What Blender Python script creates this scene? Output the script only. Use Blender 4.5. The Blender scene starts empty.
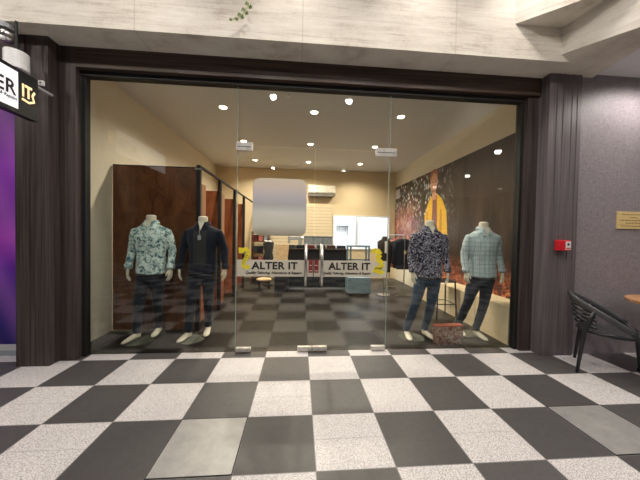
import bpy, bmesh, math, random
from mathutils import Vector, Matrix, noise
from mathutils.bvhtree import BVHTree
random.seed(7)
PI = math.pi
scene = bpy.context.scene
COL = scene.collection

# ------------------------------------------------------------------ camera
cam_d = bpy.data.cameras.new('camera'); cam = bpy.data.objects.new('camera', cam_d); COL.objects.link(cam)
yaw, pitch, roll, F = .077, -.0212, .018, 263.
fw = Vector((math.sin(yaw)*math.cos(pitch), math.cos(yaw)*math.cos(pitch), math.sin(pitch)))
rt = Vector((math.cos(yaw), -math.sin(yaw), 0)); up = rt.cross(fw)
r2 = math.cos(roll)*rt + math.sin(roll)*up; u2 = -math.sin(roll)*rt + math.cos(roll)*up
M = Matrix((r2, u2, -fw)).transposed().to_4x4(); M.translation = Vector((0, 0, 1.4))
cam.matrix_world = M
cam_d.sensor_width = 36; cam_d.lens = F/640*36; cam_d.clip_start = .05
scene.camera = cam
vs = scene.view_settings
vs.view_transform = 'Standard'; vs.look = 'None'; vs.gamma = 1; vs.use_curve_mapping = False
vs.exposure = 0.0

# ------------------------------------------------------------------ materials
class NT:
    def __init__(s, name):
        s.m = bpy.data.materials.new(name); s.m.use_nodes = True
        s.t = s.m.node_tree; s.t.nodes.clear()
        s.out = s.n('ShaderNodeOutputMaterial')
    def n(s, typ, **kw):
        nd = s.t.nodes.new(typ)
        for k, v in kw.items():
            if hasattr(nd, k): setattr(nd, k, v)
            else: nd.inputs[k].default_value = v
        return nd
    def l(s, a, b): s.t.links.new(a, b)
    def put(s, v, sock):
        if hasattr(v, 'is_output'): s.l(v, sock)
        else: sock.default_value = v
    def math(s, op, a, b=0.0, c=None):
        nd = s.n('ShaderNodeMath', operation=op)
        s.put(a, nd.inputs[0]); s.put(b, nd.inputs[1])
        if c is not None: s.put(c, nd.inputs[2])
        return nd.outputs[0]
    def co(s, kind='Object', scale=(1, 1, 1), loc=(0, 0, 0), rot=(0, 0, 0)):
        if kind == 'World': o = s.n('ShaderNodeNewGeometry').outputs['Position']
        else: o = s.n('ShaderNodeTexCoord').outputs[kind]
        mp = s.n('ShaderNodeMapping'); s.l(o, mp.inputs[0])
        mp.inputs['Scale'].default_value = scale; mp.inputs['Location'].default_value = loc; mp.inputs['Rotation'].default_value = rot
        return mp.outputs[0]
    def noise(s, vec, scale=5., detail=3., rough=.5, dist=0.):
        nd = s.n('ShaderNodeTexNoise'); s.l(vec, nd.inputs['Vector'])
        nd.inputs['Scale'].default_value = scale; nd.inputs['Detail'].default_value = detail
        nd.inputs['Roughness'].default_value = rough; nd.inputs['Distortion'].default_value = dist
        return nd.outputs[0]
    def voro(s, vec, scale=5., feat='F1', out=0):
        nd = s.n('ShaderNodeTexVoronoi', feature=feat); s.l(vec, nd.inputs['Vector'])
        nd.inputs['Scale'].default_value = scale
        return nd.outputs[out]
    def ramp(s, f, stops, interp='LINEAR'):
        nd = s.n('ShaderNodeValToRGB'); s.l(f, nd.inputs[0]); cr = nd.color_ramp; cr.interpolation = interp
        while len(cr.elements) < len(stops): cr.elements.new(.5)
        for e, (p, c) in zip(cr.elements, stops):
            e.position = p; e.color = (c[0], c[1], c[2], 1) if hasattr(c, '__len__') else (c, c, c, 1)
        return nd.outputs[0]
    def mix(s, f, a, b):
        nd = s.n('ShaderNodeMix', data_type='RGBA')
        s.put(f, nd.inputs[0])
        for v, i in ((a, 6), (b, 7)):
            if isinstance(v, tuple): v = (*v[:3], 1)
            s.put(v, nd.inputs[i])
        return nd.outputs[2]
    def xyz(s, vec):
        nd = s.n('ShaderNodeSeparateXYZ'); s.l(vec, nd.inputs[0]); return nd.outputs
    def pbr(s, color, rough=.5, metal=0., bump=None, bstr=.2, bdist=.01, emit=None, estr=0., spec=.5, sheen=0.):
        p = s.n('ShaderNodeBsdfPrincipled')
        s.put((*color[:3], 1) if isinstance(color, tuple) else color, p.inputs['Base Color'])
        s.put(rough, p.inputs['Roughness']); s.put(metal, p.inputs['Metallic'])
        p.inputs['Specular IOR Level'].default_value = spec
        if sheen: p.inputs['Sheen Weight'].default_value = sheen
        if bump is not None:
            b = s.n('ShaderNodeBump'); b.inputs['Strength'].default_value = bstr; b.inputs['Distance'].default_value = bdist
            s.l(bump, b.inputs['Height']); s.l(b.outputs[0], p.inputs['Normal'])
        if emit is not None:
            s.put((*emit[:3], 1) if isinstance(emit, tuple) else emit, p.inputs['Emission Color']); p.inputs['Emission Strength'].default_value = estr
        s.l(p.outputs[0], s.out.inputs[0]); return s.m

def simple(name, color, rough=.5, metal=0., var=.08, scale=20., **kw):
    n = NT(name); f = n.noise(n.co(), scale, 3)
    c0 = tuple(max(0, c*(1-var*2)) for c in color); c1 = tuple(min(1, c*(1+var*2)) for c in color)
    return n.pbr(n.ramp(f, [(.3, c0), (.7, c1)]), rough, metal, bump=f, bstr=.05, bdist=.002, **kw)
def emitter(name, color, strength):
    n = NT(name); e = n.n('ShaderNodeEmission'); e.inputs[0].default_value = (*color, 1); e.inputs[1].default_value = strength
    n.l(e.outputs[0], n.out.inputs[0]); return n.m

def wood_strip(name, lo, hi, rough=.45):
    n = NT(name); v = n.co('World', (55, 55, .9)); f = n.noise(v, 1., 4, .6)
    g = n.noise(n.co('World', (9, 9, .3)), 1., 2)
    h = n.math('ADD', n.math('MULTIPLY', f, .65), n.math('MULTIPLY', g, .35))
    return n.pbr(n.ramp(h, [(.36, lo), (.62, hi)]), rough, bump=f, bstr=.25, bdist=.003, spec=.35)
M_DARKWOOD = wood_strip('dark_wood_laminate', (.026, .019, .018), (.092, .072, .069))
def dark_lintel():
    n = NT('dark_wood_lintel'); v = n.co('World', (.9, 30, 45)); f = n.noise(v, 1., 4, .6)
    return n.pbr(n.ramp(f, [(.35, (.030, .018, .014)), (.65, (.095, .060, .045))]), .45, bump=f, bstr=.2, bdist=.003, spec=.35)
M_LINTEL = dark_lintel()
M_LITWOOD = wood_strip('lit_wood_laminate', (.085, .072, .078), (.185, .160, .170))  # paler copy of the column wood, lamp light put into the colour
def concrete():
    n = NT('board_marked_concrete')
    v = n.co('World', (1.2, 2, 14)); f = n.noise(v, 1.6, 6, .65)
    g = n.noise(n.co('World', (1, 1, 1)), 2.2, 4, .6)
    k = n.noise(n.co('World'), 45, 4, .7)
    h = n.math('ADD', n.math('ADD', n.math('MULTIPLY', f, .5), n.math('MULTIPLY', g, .35)), n.math('MULTIPLY', k, .15))
    c = n.ramp(h, [(.34, (.45, .39, .33)), (.47, (.70, .65, .57)), (.64, (.84, .80, .72))])
    z = n.xyz(n.co('World'))
    # formwork joints
    pz = n.math('FRACT', n.math('MULTIPLY', z[2], 5.)); px = n.math('FRACT', n.math('MULTIPLY', z[0], .62))
    jz = n.math('GREATER_THAN', pz, .975); jx = n.math('GREATER_THAN', px, .993)
    j = n.math('MAXIMUM', jz, jx)
    c2 = n.mix(n.math('MULTIPLY', j, .28), c, (.30, .25, .20))
    return n.pbr(c2, .8, bump=n.math('SUBTRACT', h, n.math('MULTIPLY', j, .3)), bstr=.35, bdist=.01, spec=.2)
M_CONC = concrete()

def floor_mat(name, x0, y0, s, light, dark, par, terr, grout, rough, gw=.006):
    n = NT(name); P = n.xyz(n.co('World'))
    ax = n.math('DIVIDE', n.math('SUBTRACT', P[0], x0), s); ay = n.math('DIVIDE', n.math('SUBTRACT', P[1], y0), s)
    ix = n.math('FLOOR', ax); iy = n.math('FLOOR', ay)
    chk = n.math('FLOORED_MODULO', n.math('ADD', n.math('ADD', ix, iy), par), 2.)
    fx = n.math('FRACT', ax); fy = n.math('FRACT', ay)
    def edge(f, mid=False):
        if mid: return n.math('LESS_THAN', n.math('ABSOLUTE', n.math('SUBTRACT', f, .5)), gw*.9)
        return n.math('GREATER_THAN', n.math('ABSOLUTE', n.math('SUBTRACT', f, .5)), .5-gw)
    g = n.math('MAXIMUM', edge(fx), edge(fy))
    cell = n.n('ShaderNodeCombineXYZ'); n.l(ix, cell.inputs[0]); n.l(iy, cell.inputs[1])
    wn = n.n('ShaderNodeTexWhiteNoise', noise_dimensions='3D'); n.l(cell.outputs[0], wn.inputs[0])
    r = wn.outputs[0]
    w = n.co('World')
    if terr:
        a = n.voro(w, 115.); b = n.noise(w, 150, 3, .65); c = n.voro(w, 50.)
        sp = n.ramp(a, [(.22, (.20, .19, .20)), (.40, light)])
        sp = n.mix(n.math('GREATER_THAN', b, .55), sp, (.33, .31, .32))
        sp = n.mix(n.math('MULTIPLY', n.math('LESS_THAN', c, .14), .5), sp, (.5, .42, .38))
        mx = n.math('MULTIPLY', edge(fx, True), n.math('GREATER_THAN', r, .72))
        my = n.math('MULTIPLY', edge(fy, True), n.math('LESS_THAN', r, .28))
        sp = n.mix(n.math('MULTIPLY', n.math('MAXIMUM', mx, my), .55), sp, (.25, .24, .24))
    else:
        sp = n.mix(n.noise(w, 30, 3), tuple(c*.82 for c in light), tuple(c*1.15 for c in light))
    d = n.mix(n.noise(w, 22, 5, .7), tuple(c*.7 for c in dark), tuple(c*1.35 for c in dark))
    tone = n.math('ADD', .86, n.math('MULTIPLY', r, .28))
    dd = n.n('ShaderNodeVectorMath', operation='SCALE'); n.l(d, dd.inputs[0]); n.l(tone, dd.inputs['Scale'])
    col = n.mix(chk, dd.outputs[0], sp)
    col = n.mix(g, col, grout)
    rr = n.math('ADD', rough, n.math('MULTIPLY', n.noise(w, 9, 3), .15))
    return n.pbr(col, rr, bump=n.math('SUBTRACT', 1., g), bstr=.3, bdist=.002, spec=.45 if terr else .25)
M_FLOOR = floor_mat('checker_terrazzo_floor', .119, 2.0064, .487, (.68, .655, .655), (.075, .071, .072), 0, True, (.20, .19, .19), .34)
M_FLOORIN = floor_mat('shop_checker_floor', .135, 3.285, .51, (.038, .034, .030), (.010, .008, .0065), 1, False, (.03, .03, .03), .3, .004)

def plaster(name, c, sc=14.):
    n = NT(name); f = n.noise(n.co('World'), sc, 4)
    return n.pbr(n.mix(f, tuple(x*.93 for x in c), tuple(min(1, x*1.04) for x in c)), .75, bump=f, bstr=.06, bdist=.004, spec=.2)
M_WALL = plaster('cream_wall_paint', (.82, .75, .60))
M_CEIL = plaster('ceiling_paint', (.72, .71, .69))
M_WHITE = plaster('white_paint', (.82, .82, .84))
M_REAR = plaster('dark_mall_wall', (.035, .032, .032))
def wallpaper():
    n = NT('grey_weave_wallcovering'); v = n.co('World', (18, 18, 120)); f = n.noise(v, 1., 4, .7)
    g = n.noise(n.co('World', (90, 90, 20)), 1., 3)
    h = n.math('ADD', n.math('MULTIPLY', f, .6), n.math('MULTIPLY', g, .4))
    return n.pbr(n.ramp(h, [(.35, (.19, .168, .182)), (.65, (.33, .295, .318))]), .5, bump=h, bstr=.35, bdist=.004, spec=.4)
M_PAPER = wallpaper()
def burl(name, lo, hi, sc=6):
    n = NT(name); v = n.co('World', (1, 1, .45)); f = n.noise(v, sc, 7, .65, 1.6)
    g = n.noise(n.co('World'), 40, 4)
    h = n.math('ADD', n.math('MULTIPLY', f, .8), n.math('MULTIPLY', g, .2))
    return n.pbr(n.ramp(h, [(.34, lo), (.66, hi)]), .28, bump=f, bstr=.05, spec=.5)
M_BURL = burl('brown_burl_panel', (.085, .028, .012), (.21, .085, .035))
M_REDWOOD = burl('reddish_wood_panel', (.16, .045, .018), (.36, .12, .05), 3)
M_SLAT = plaster('slatwall_board', (.80, .68, .47))
M_BACK = plaster('warm_back_wall_paint', (.80, .66, .43))
def glass(name, tint=(.93, .95, .935), ior=1.52, rough=0.):
    n = NT(name)
    g_ = n.n('ShaderNodeNewGeometry'); dt = n.n('ShaderNodeVectorMath', operation='DOT_PRODUCT'); n.l(g_.outputs['Normal'], dt.inputs[0]); n.l(g_.outputs['Incoming'], dt.inputs[1])
    c1 = n.math('SUBTRACT', 1., n.math('ABSOLUTE', dt.outputs['Value']))
    sch = n.math('ADD', .043, n.math('MULTIPLY', n.math('POWER', c1, 5.), .957))
    tr = n.n('ShaderNodeBsdfTransparent'); tr.inputs[0].default_value = (*tint, 1)
    gl = n.n('ShaderNodeBsdfGlossy'); gl.inputs['Roughness'].default_value = rough
    mx = n.n('ShaderNodeMixShader')
    f2 = n.math('MINIMUM', sch, 1.0)
    n.l(f2, mx.inputs[0]); n.l(tr.outputs[0], mx.inputs[1]); n.l(gl.outputs[0], mx.inputs[2])
    n.l(mx.outputs[0], n.out.inputs[0]); return n.m
M_GLASS = glass('shopfront_glass')
M_GLASSEDGE = simple('green_glass_edge', (.26, .34, .29), .2)
def frosted():
    n = NT('frosted_film')
    d = n.n('ShaderNodeBsdfDiffuse'); d.inputs[0].default_value = (.66, .64, .60, 1)
    tl = n.n('ShaderNodeBsdfTranslucent'); tl.inputs[0].default_value = (.66, .64, .58, 1)
    tr = n.n('ShaderNodeBsdfTransparent')
    a = n.n('ShaderNodeMixShader'); a.inputs[0].default_value = .5; n.l(d.outputs[0], a.inputs[1]); n.l(tl.outputs[0], a.inputs[2])
    b = n.n('ShaderNodeMixShader'); b.inputs[0].default_value = .22; n.l(a.outputs[0], b.inputs[1]); n.l(tr.outputs[0], b.inputs[2])
    n.l(b.outputs[0], n.out.inputs[0]); return n.m
M_FROST = frosted()
M_STEEL = simple('brushed_steel', (.55, .54, .52), .28, 1.)
M_SATIN = simple('satin_metal_fitting', (.62, .60, .56), .35, .6)
M_BLACKMETAL = simple('black_metal', (.008, .008, .008), .65)
M_INK = simple('black_lettering', (.015, .015, .018), .5)
M_YELLOW = simple('yellow_tape_vinyl', (.86, .72, .04), .45)
M_YELLOW2 = simple('pale_yellow_vinyl', (.92, .84, .30), .45)
M_MANNEQUIN = simple('ivory_mannequin', (.80, .74, .60), .4, var=.02)
M_CREAM = plaster('cream_cabinet', (.80, .67, .44))
M_WHITEP = simple('white_plastic', (.82, .82, .82), .35, var=.02)
M_GREYP = simple('grey_plastic', (.35, .36, .38), .4)
M_BLACKP = simple('black_plastic', (.012, .013, .016), .42)
M_RED = simple('red_plastic', (.72, .02, .03), .35)
M_CARD = simple('brown_paper', (.72, .50, .28), .8)
M_BLUE = simple('pale_blue_steel', (.20, .29, .34), .35, .2)
M_DKRED = simple('dark_red_card', (.24, .03, .03), .5)
M_PAPERW = simple('white_card', (.80, .79, .77), .6, var=.02)
def brass():
    n = NT('brass_plate'); f = n.noise(n.co('World', (4, 4, 120)), 1., 3)
    return n.pbr(n.ramp(f, [(.3, (.70, .50, .20)), (.7, (.88, .70, .36))]), .4, .15)
M_BRASS = brass()
M_BRASSINK = simple('engraved_text', (.30, .19, .06), .6)
M_TABLE = burl('oak_table_top', (.46, .22, .09), (.70, .40, .19), 4)

def cloth(name, kind):
    n = NT(name); v = n.co('Object')
    weave = n.noise(v, 400, 1)
    if kind == 'floral_mint':
        a = n.noise(v, 17, 4, .65, 1.2); b = n.noise(n.co('Object', loc=(3, 2, 1)), 26, 4, .7, 1.)
        c = n.ramp(a, [(.40, (.80, .92, .86)), (.49, (.58, .76, .73)), (.55, (.10, .24, .28)), (.68, (.04, .10, .15))])
        c = n.mix(n.ramp(b, [(.52, 0.), (.58, 1.)]), c, (.78, .86, .82))
    elif kind == 'floral_navy':
        a = n.voro(n.co('Object', (1, 1, .6)), 42, 'DISTANCE_TO_EDGE'); nz = n.noise(v, 19, 3, .6, 2.0)
        c = n.ramp(nz, [(.40, (.006, .006, .022)), (.50, (.012, .014, .05)), (.535, (.85, .82, .88)), (.56, (.40, .36, .55)), (.59, (.01, .01, .03))])
    elif kind == 'check_blue':
        p = n.xyz(v)
        sx = n.math('GREATER_THAN', n.math('SINE', n.math('MULTIPLY', p[0], 330.)), .1)
        sz = n.math('GREATER_THAN', n.math('SINE', n.math('MULTIPLY', p[2], 330.)), .1)
        s = n.math('ADD', n.math('MULTIPLY', sx, .5), n.math('MULTIPLY', sz, .5))
        bx = n.math('GREATER_THAN', n.math('SINE', n.math('MULTIPLY', p[0], 105.)), .82)
        bz = n.math('GREATER_THAN', n.math('SINE', n.math('MULTIPLY', p[2], 105.)), .82)
        c = n.ramp(s, [(0., (.62, .71, .73)), (1., (.42, .52, .55))])
        c = n.mix(n.math('MULTIPLY', n.math('MAXIMUM', bx, bz), .45), c, (.20, .28, .33))
    elif kind == 'navy':
        c = n.mix(n.noise(v, 40, 4), (.006, .008, .016), (.017, .021, .036))
    elif kind == 'charcoal':
        c = n.mix(n.noise(v, 60, 4), (.022, .022, .024), (.05, .05, .052))
    elif kind == 'denim_dark':
        f = n.noise(n.co('Object', (1, 1, .5)), 9, 4)
        c = n.ramp(f, [(.3, (.006, .008, .013)), (.7, (.016, .024, .04))])
    elif kind == 'denim_blue':
        f = n.noise(n.co('Object', (1, 1, .5)), 8, 5, .6)
        c = n.ramp(f, [(.3, (.012, .022, .042)), (.55, (.03, .055, .095)), (.75, (.075, .12, .175))])
    elif kind == 'pink':
        c = n.ramp(n.noise(v, 22, 4, .7, 1.), [(.4, (.40, .06, .04)), (.5, (.62, .25, .14)), (.6, (.30, .07, .18))])
    return n.pbr(c, .85, bump=weave, bstr=.08, bdist=.001, spec=.2, sheen=.1)
MC = {k: cloth('cloth_'+k, k) for k in ('floral_mint', 'floral_navy', 'check_blue', 'navy', 'charcoal', 'denim_dark', 'denim_blue', 'pink')}

# ------------------------------------------------------------------ mesh helpers
class MB:
    def __init__(s): s.bm = bmesh.new()
    def box(s, x0, x1, y0, y1, z0, z1, bev=0):
        vs = [s.bm.verts.new(p) for p in ((x0,y0,z0),(x1,y0,z0),(x1,y1,z0),(x0,y1,z0),(x0,y0,z1),(x1,y0,z1),(x1,y1,z1),(x0,y1,z1))]
        fs = [s.bm.faces.new([vs[i] for i in f]) for f in ((0,3,2,1),(4,5,6,7),(0,1,5,4),(1,2,6,5),(2,3,7,6),(3,0,4,7))]
        if bev:
            es = list({e for f in fs for e in f.edges})
            bmesh.ops.bevel(s.bm, geom=es, offset=bev, segments=2, affect='EDGES', profile=.5)
        return s
    def poly(s, pts):
        s.bm.faces.new([s.bm.verts.new(p) for p in pts]); return s
    def prism(s, pts, d):
        d = Vector(d); a = [s.bm.verts.new(p) for p in pts]; b = [s.bm.verts.new(Vector(p)+d) for p in pts]
        n = len(pts); s.bm.faces.new(a[::-1]); s.bm.faces.new(b)
        for i in range(n): s.bm.faces.new((a[i], a[(i+1) % n], b[(i+1) % n], b[i]))
        return s
    def rings(s, rings, cap=True, close=True):
        R = [[s.bm.verts.new(p) for p in r] for r in rings]; n = len(R[0])
        for a, b in zip(R, R[1:]):
            for i in range(n if close else n-1): s.bm.faces.new((a[i], a[(i+1) % n], b[(i+1) % n], b[i]))
        if cap and close: s.bm.faces.new(R[0][::-1]); s.bm.faces.new(R[-1])
        return s
    def torso(s, L, n=28, p=2.3):     # L: (z, cx, cy, rx, ry)
        rs = []
        for z, cx, cy, rx, ry in L:
            r = []
            for i in range(n):
                t = 2*PI*i/n; c, q = math.cos(t), math.sin(t)
                r.append((cx+rx*math.copysign(abs(c)**(2/p), c), cy+ry*math.copysign(abs(q)**(2/p), q), z))
            rs.append(r)
        return s.rings(rs)
    def tube(s, pts, rad, n=10, flat=1., cap=True, upv=None, closed=False):
        pts = [Vector(p) for p in pts]; m = len(pts)
        if not hasattr(rad, '__len__'): rad = [rad]*m
        u = None; rs = []
        for i in range(m):
            if closed: t = (pts[(i+1) % m]-pts[i-1]).normalized()
            else: t = (pts[min(i+1, m-1)]-pts[max(i-1, 0)]).normalized()
            if u is None:
                ref = Vector(upv) if upv else (Vector((0, 0, 1)) if abs(t.z) < .9 else Vector((0, 1, 0)))
            else: ref = Vector(upv) if upv else u
            u = (ref - t*ref.dot(t)).normalized(); v = t.cross(u)
            rs.append([pts[i]+u*(rad[i]*math.cos(2*PI*k/n))+v*(rad[i]*flat*math.sin(2*PI*k/n)) for k in range(n)])
        if closed: rs.append(rs[0]); return s.rings(rs, cap=False)
        return s.rings(rs, cap)
    def cyl(s, x, y, z0, z1, r, n=24, r2=None):
        r2 = r if r2 is None else r2
        return s.rings([[(x+q*math.cos(2*PI*i/n), y+q*math.sin(2*PI*i/n), z) for i in range(n)] for z, q in ((z0, r), (z1, r2))])
    def ball(s, c, rx, ry, rz, n=16):
        rs = []
        for j in range(1, n//2):
            a = PI*j/(n//2)
            rs.append([(c[0]+rx*math.sin(a)*math.cos(2*PI*i/n), c[1]+ry*math.sin(a)*math.sin(2*PI*i/n), c[2]-rz*math.cos(a)) for i in range(n)])
        return s.rings(rs)
    def build(s, name, mat, parent=None, smooth=False, remesh=0, relax=0, loc=None):
        bmesh.ops.remove_doubles(s.bm, verts=s.bm.verts, dist=1e-6)
        bmesh.ops.recalc_face_normals(s.bm, faces=s.bm.faces)
        me = bpy.data.meshes.new(name); s.bm.to_mesh(me); s.bm.free()
        o = bpy.data.objects.new(name, me); COL.objects.link(o)
        if remesh:
            md = o.modifiers.new('r', 'REMESH'); md.mode = 'VOXEL'; md.voxel_size = remesh
            if relax: k = o.modifiers.new('s', 'SMOOTH'); k.factor = .5; k.iterations = relax
            dg = bpy.context.evaluated_depsgraph_get(); dg.update()
            me2 = bpy.data.meshes.new_from_object(o.evaluated_get(dg))
            o.modifiers.clear(); o.data = me2; bpy.data.meshes.remove(me); me = me2; me.name = name
        if smooth or remesh:
            for p in me.polygons: p.use_smooth = True
        me.materials.clear(); me.materials.append(mat)
        if parent is not None: o.parent = parent
        if loc: o.location = loc
        return o
def tag(o, label, cat, group=None, kind=None):
    if label: o['label'] = label
    if cat: o['category'] = cat
    if group: o['group'] = group
    if kind: o['kind'] = kind
    return o
def thing(name, label, cat, loc=(0, 0, 0), rz=0, group=None):
    o = bpy.data.objects.new(name, None); COL.objects.link(o); o.location = loc; o.rotation_euler = (0, 0, rz)
    o.empty_display_size = .1
    return tag(o, label, cat, group)
def struct(o, label=None):
    o['kind'] = 'structure'
    if label: o['label'] = label
    return o
def text(name, body, size, mat, parent, loc, rot, extrude=.001, bold=0., shear=0., spacing=1., align='LEFT', width=None):
    cu = bpy.data.curves.new(name, 'FONT'); cu.body = body; cu.size = size; cu.extrude = extrude; cu.offset = bold
    cu.shear = shear; cu.space_character = spacing; cu.align_x = align; cu.resolution_u = 3
    t = bpy.data.objects.new(name, cu); COL.objects.link(t)
    dg = bpy.context.evaluated_depsgraph_get(); dg.update()
    me = bpy.data.meshes.new_from_object(t.evaluated_get(dg)); bpy.data.objects.remove(t); bpy.data.curves.remove(cu)
    if width:
        xs = [v.co.x for v in me.vertices]; k = width/(max(xs)-min(xs))
        for v in me.vertices: v.co.x = (v.co.x-min(xs))*k
    me.name = name; me.materials.clear(); me.materials.append(mat)
    o = bpy.data.objects.new(name, me); COL.objects.link(o); o.location = loc; o.rotation_euler = rot
    if parent is not None: o.parent = parent
    return o
def dup(root, loc=None, label=None, rz=None):
    r = root.copy(); COL.objects.link(r)
    if loc is not None: r.location = loc
    if rz is not None: r.rotation_euler.z = rz
    if label: r['label'] = label
    for ch in list(root.children):
        c = ch.copy(); COL.objects.link(c); c.parent = r
        for g in list(ch.children):
            d = g.copy(); COL.objects.link(d); d.parent = c
    return r

# ------------------------------------------------------------------ setting
GY = 3.11            # glass plane
struct(MB().box(-9, 9, -6, GY+.02, -.1, 0).build('floor', M_FLOOR), 'black and speckled white checkered mall floor outside the shop')
struct(MB().box(-2.75, 3.3, GY+.02, 8.6, -.1, 0).build('floor_shop', M_FLOORIN), 'dark brown and grey checkered floor inside the shop')
struct(MB().box(-2.75, 3.3, 3.16, 8.6, 3.45, 3.6).build('ceiling', M_CEIL), 'beige painted ceiling of the shop')
struct(MB().box(-2.75, -2.6, 3.2, 8.55, 0, 3.45).build('wall_left', M_WALL), 'cream side wall on the left of the shop')
struct(MB().box(3.1, 3.3, 3.2, 8.55, 0, 3.45).build('wall_right', M_WALL), 'cream side wall above the dark banner')
wb = MB()
wb.box(-2.6, 1.08, 8.4, 8.55, 0, 3.45); wb.box(2.9, 3.1, 8.4, 8.55, 0, 3.45)
wb.box(1.08, 2.9, 8.4, 8.55, 0, .95); wb.box(1.08, 2.9, 8.4, 8.55, 2.0, 3.45)
struct(wb.build('wall_back', M_BACK), 'warm cream back wall of the shop with a bright opening')
wf = MB().box(1.05, 1.09, 8.37, 8.57, .93, 2.03).box(2.88, 2.93, 8.37, 8.57, .93, 2.03).box(1.09, 2.88, 8.37, 8.57, 1.99, 2.03).box(1.09, 2.88, 8.37, 8.57, .93, .97)
wf.box(1.93, 1.96, 8.42, 8.5, .97, 1.99)
w4 = struct(wf.build('window_4', M_WHITEP), 'white framed opening to a bright white back room')
# workroom seen through the opening
rm = MB()
rm.box(.6, 3.5, 10.4, 10.5, 0, 2.7); rm.box(.5, .6, 8.55, 10.5, 0, 2.7); rm.box(3.5, 3.6, 8.55, 10.5, 0, 2.7)
rm.box(.5, 3.6, 8.55, 10.5, 2.7, 2.8); rm.box(.5, 3.6, 8.6, 10.5, -.1, 0)
struct(rm.build('wall_workroom', M_WHITE), 'white walls of the back room')
struct(MB().box(1.9, 1.98, 8.9, 10.4, 0, 2.7).build('wall_partition', M_WHITE), 'white partition edge inside the back room')
# shelf inside the back room
sh = thing('wall_shelf', 'small grey shelf with a lamp on the white wall seen through the back opening', 'shelf', (1.72, 10.3, 1.75))
MB().box(-.28, .2, -.12, .1, 0, .05).build('shelf_board', M_GREYP, sh)
for x in (-.2, .08): MB().box(x, x+.04, -.08, .1, -.18, 0).build('bracket', M_GREYP, sh)
# front facade: exterior side walls
struct(MB().box(3.29, 9, 2.93, 3.2, 0, 3.37).build('wall_front', M_PAPER), 'grey purple woven wallcovering right of the shopfront')
struct(MB().box(-9, -2.75, 3.3, 3.45, 0, 3.33).build('wall_front_left', M_REAR))
struct(MB().box(-6, -2.85, 3.26, 3.3, 0, .075).build('baseboard_left', M_WHITE), 'pale skirting under the purple poster')
# stepped portal
MB_ = MB().box(-2.85, -2.54, 2.87, 3.32, 0, 3.33); MB_.box(-2.54, -2.385, 3.0, 3.2, 0, 3.33)
struct(MB_.build('trim_1', M_DARKWOOD), 'dark wood grain stepped column left of the shopfront')
MB_ = MB().box(2.885, 3.29, 2.895, 3.2, 0, 3.33)
for x in (2.98, 3.06, 3.17, 3.24): MB_.box(x, x+.03, 2.891, 2.9, 0, 3.33)
struct(MB_.build('trim_2', M_LITWOOD), 'wood grain column right of the shopfront, light painted into its grey')
struct(MB().box(2.735, 2.884, 3.03, 3.2, 0, 3.33).build('trim_11', M_DARKWOOD), 'dark wood grain inner step right of the glass')
struct(MB().box(-2.385, 2.735, 3.0, 3.16, 3.12, 3.33).box(2.735, 2.885, 3.0, 3.03, 3.12, 3.33).build('trim_3', M_LINTEL), 'brown wood lintel over the shopfront')
struct(MB().box(-2.385, 2.735, 3.06, 3.15, 3.07, 3.12).box(-2.385, -2.345, 3.075, 3.145, 0, 3.07).box(2.70, 2.735, 3.075, 3.145, 0, 3.07).build('trim_4', M_BLACKMETAL), 'black metal frame round the glass shopfront')
struct(MB().box(-2.75, 3.3, 3.16, 3.2, 3.12, 3.6).build('trim_5', M_CEIL))
# concrete beam with chamfered coffer corner
YB = 2.702
A=(2.262,YB,3.692); B2=(2.962,YB,3.33); D=(2.81,YB,3.41); C0=(2.81,YB,4.33); S1=(3.041,2.196,3.33); T1=(2.89,2.196,4.33)
S1b=(3.16,1.4,3.33); T1b=(3.01,1.4,4.33); S2=(4.33,-6,3.33); T2=(4.18,-6,4.33); S3=(4.67,-6,3.33); S4=(3.377,2.431,3.33); S5=(3.456,2.933,3.33)
bm_ = MB()
bm_.poly([(-9,YB,3.33),B2,D,C0,(-9,YB,4.33)])                     # front face
bm_.poly([(-9,YB,3.33),(-9,3.3,3.33),(3.456,3.3,3.33),S5,B2])      # soffit
bm_.poly([(-9,3.3,3.33),(-9,3.3,4.3),(3.4,3.3,4.3),(3.4,3.3,3.33)])
struct(bm_.build('trim_6', M_CONC), 'pale board marked concrete beam above the shopfront')
J=(2.89,2.183,3.692); C=(2.82,YB+.01,3.692); A_=(2.25,YB+.01,3.692)
struct(MB().prism([A_,J,C], (0,0,.64)).build('trim_7', M_CONC), 'diagonal concrete brace between the two beams')
sb = MB()
sb.poly([D,B2,S1]); sb.poly([D,S1,T1]); sb.poly([D,T1,C0]); sb.poly([S1,S1b,T1b,T1]); sb.poly([S1b,S2,T2,T1b])
sb.poly([B2,S5,S4,S1]); sb.poly([S1,S4,S3,S2,S1b])
sb.poly([S5,S4,(3.377,2.431,4.3),(3.456,2.933,4.3)]); sb.poly([S4,S3,(4.67,-6,4.3),(3.377,2.431,4.3)])
struct(sb.build('trim_8', M_CONC), 'concrete beam running forward over the walkway')
struct(MB().prism([(3.40,3.2,3.37),(3.33,2.43,3.37),(4.5,-6,3.37),(9,-6,3.37),(9,3.2,3.37)], (0,0,.1)).build('ceiling_walkway', M_WHITE), 'white ceiling right of the concrete beam')
struct(MB().box(-9, 4.6, -6, 2.75, 4.3, 4.4).build('ceiling_mall', plaster('mall_ceiling', (.10, .095, .09))))
struct(MB().box(-9, 9, -6.1, -6, 0, 4.4).build('wall_rear', M_REAR))
struct(MB().box(-9.1, -9, -6, 3.3, 0, 4.4).build('wall_mall_left', M_REAR))
struct(MB().box(9, 9.1, -6, 3.2, 0, 4.4).build('wall_mall_right', M_REAR))

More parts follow.
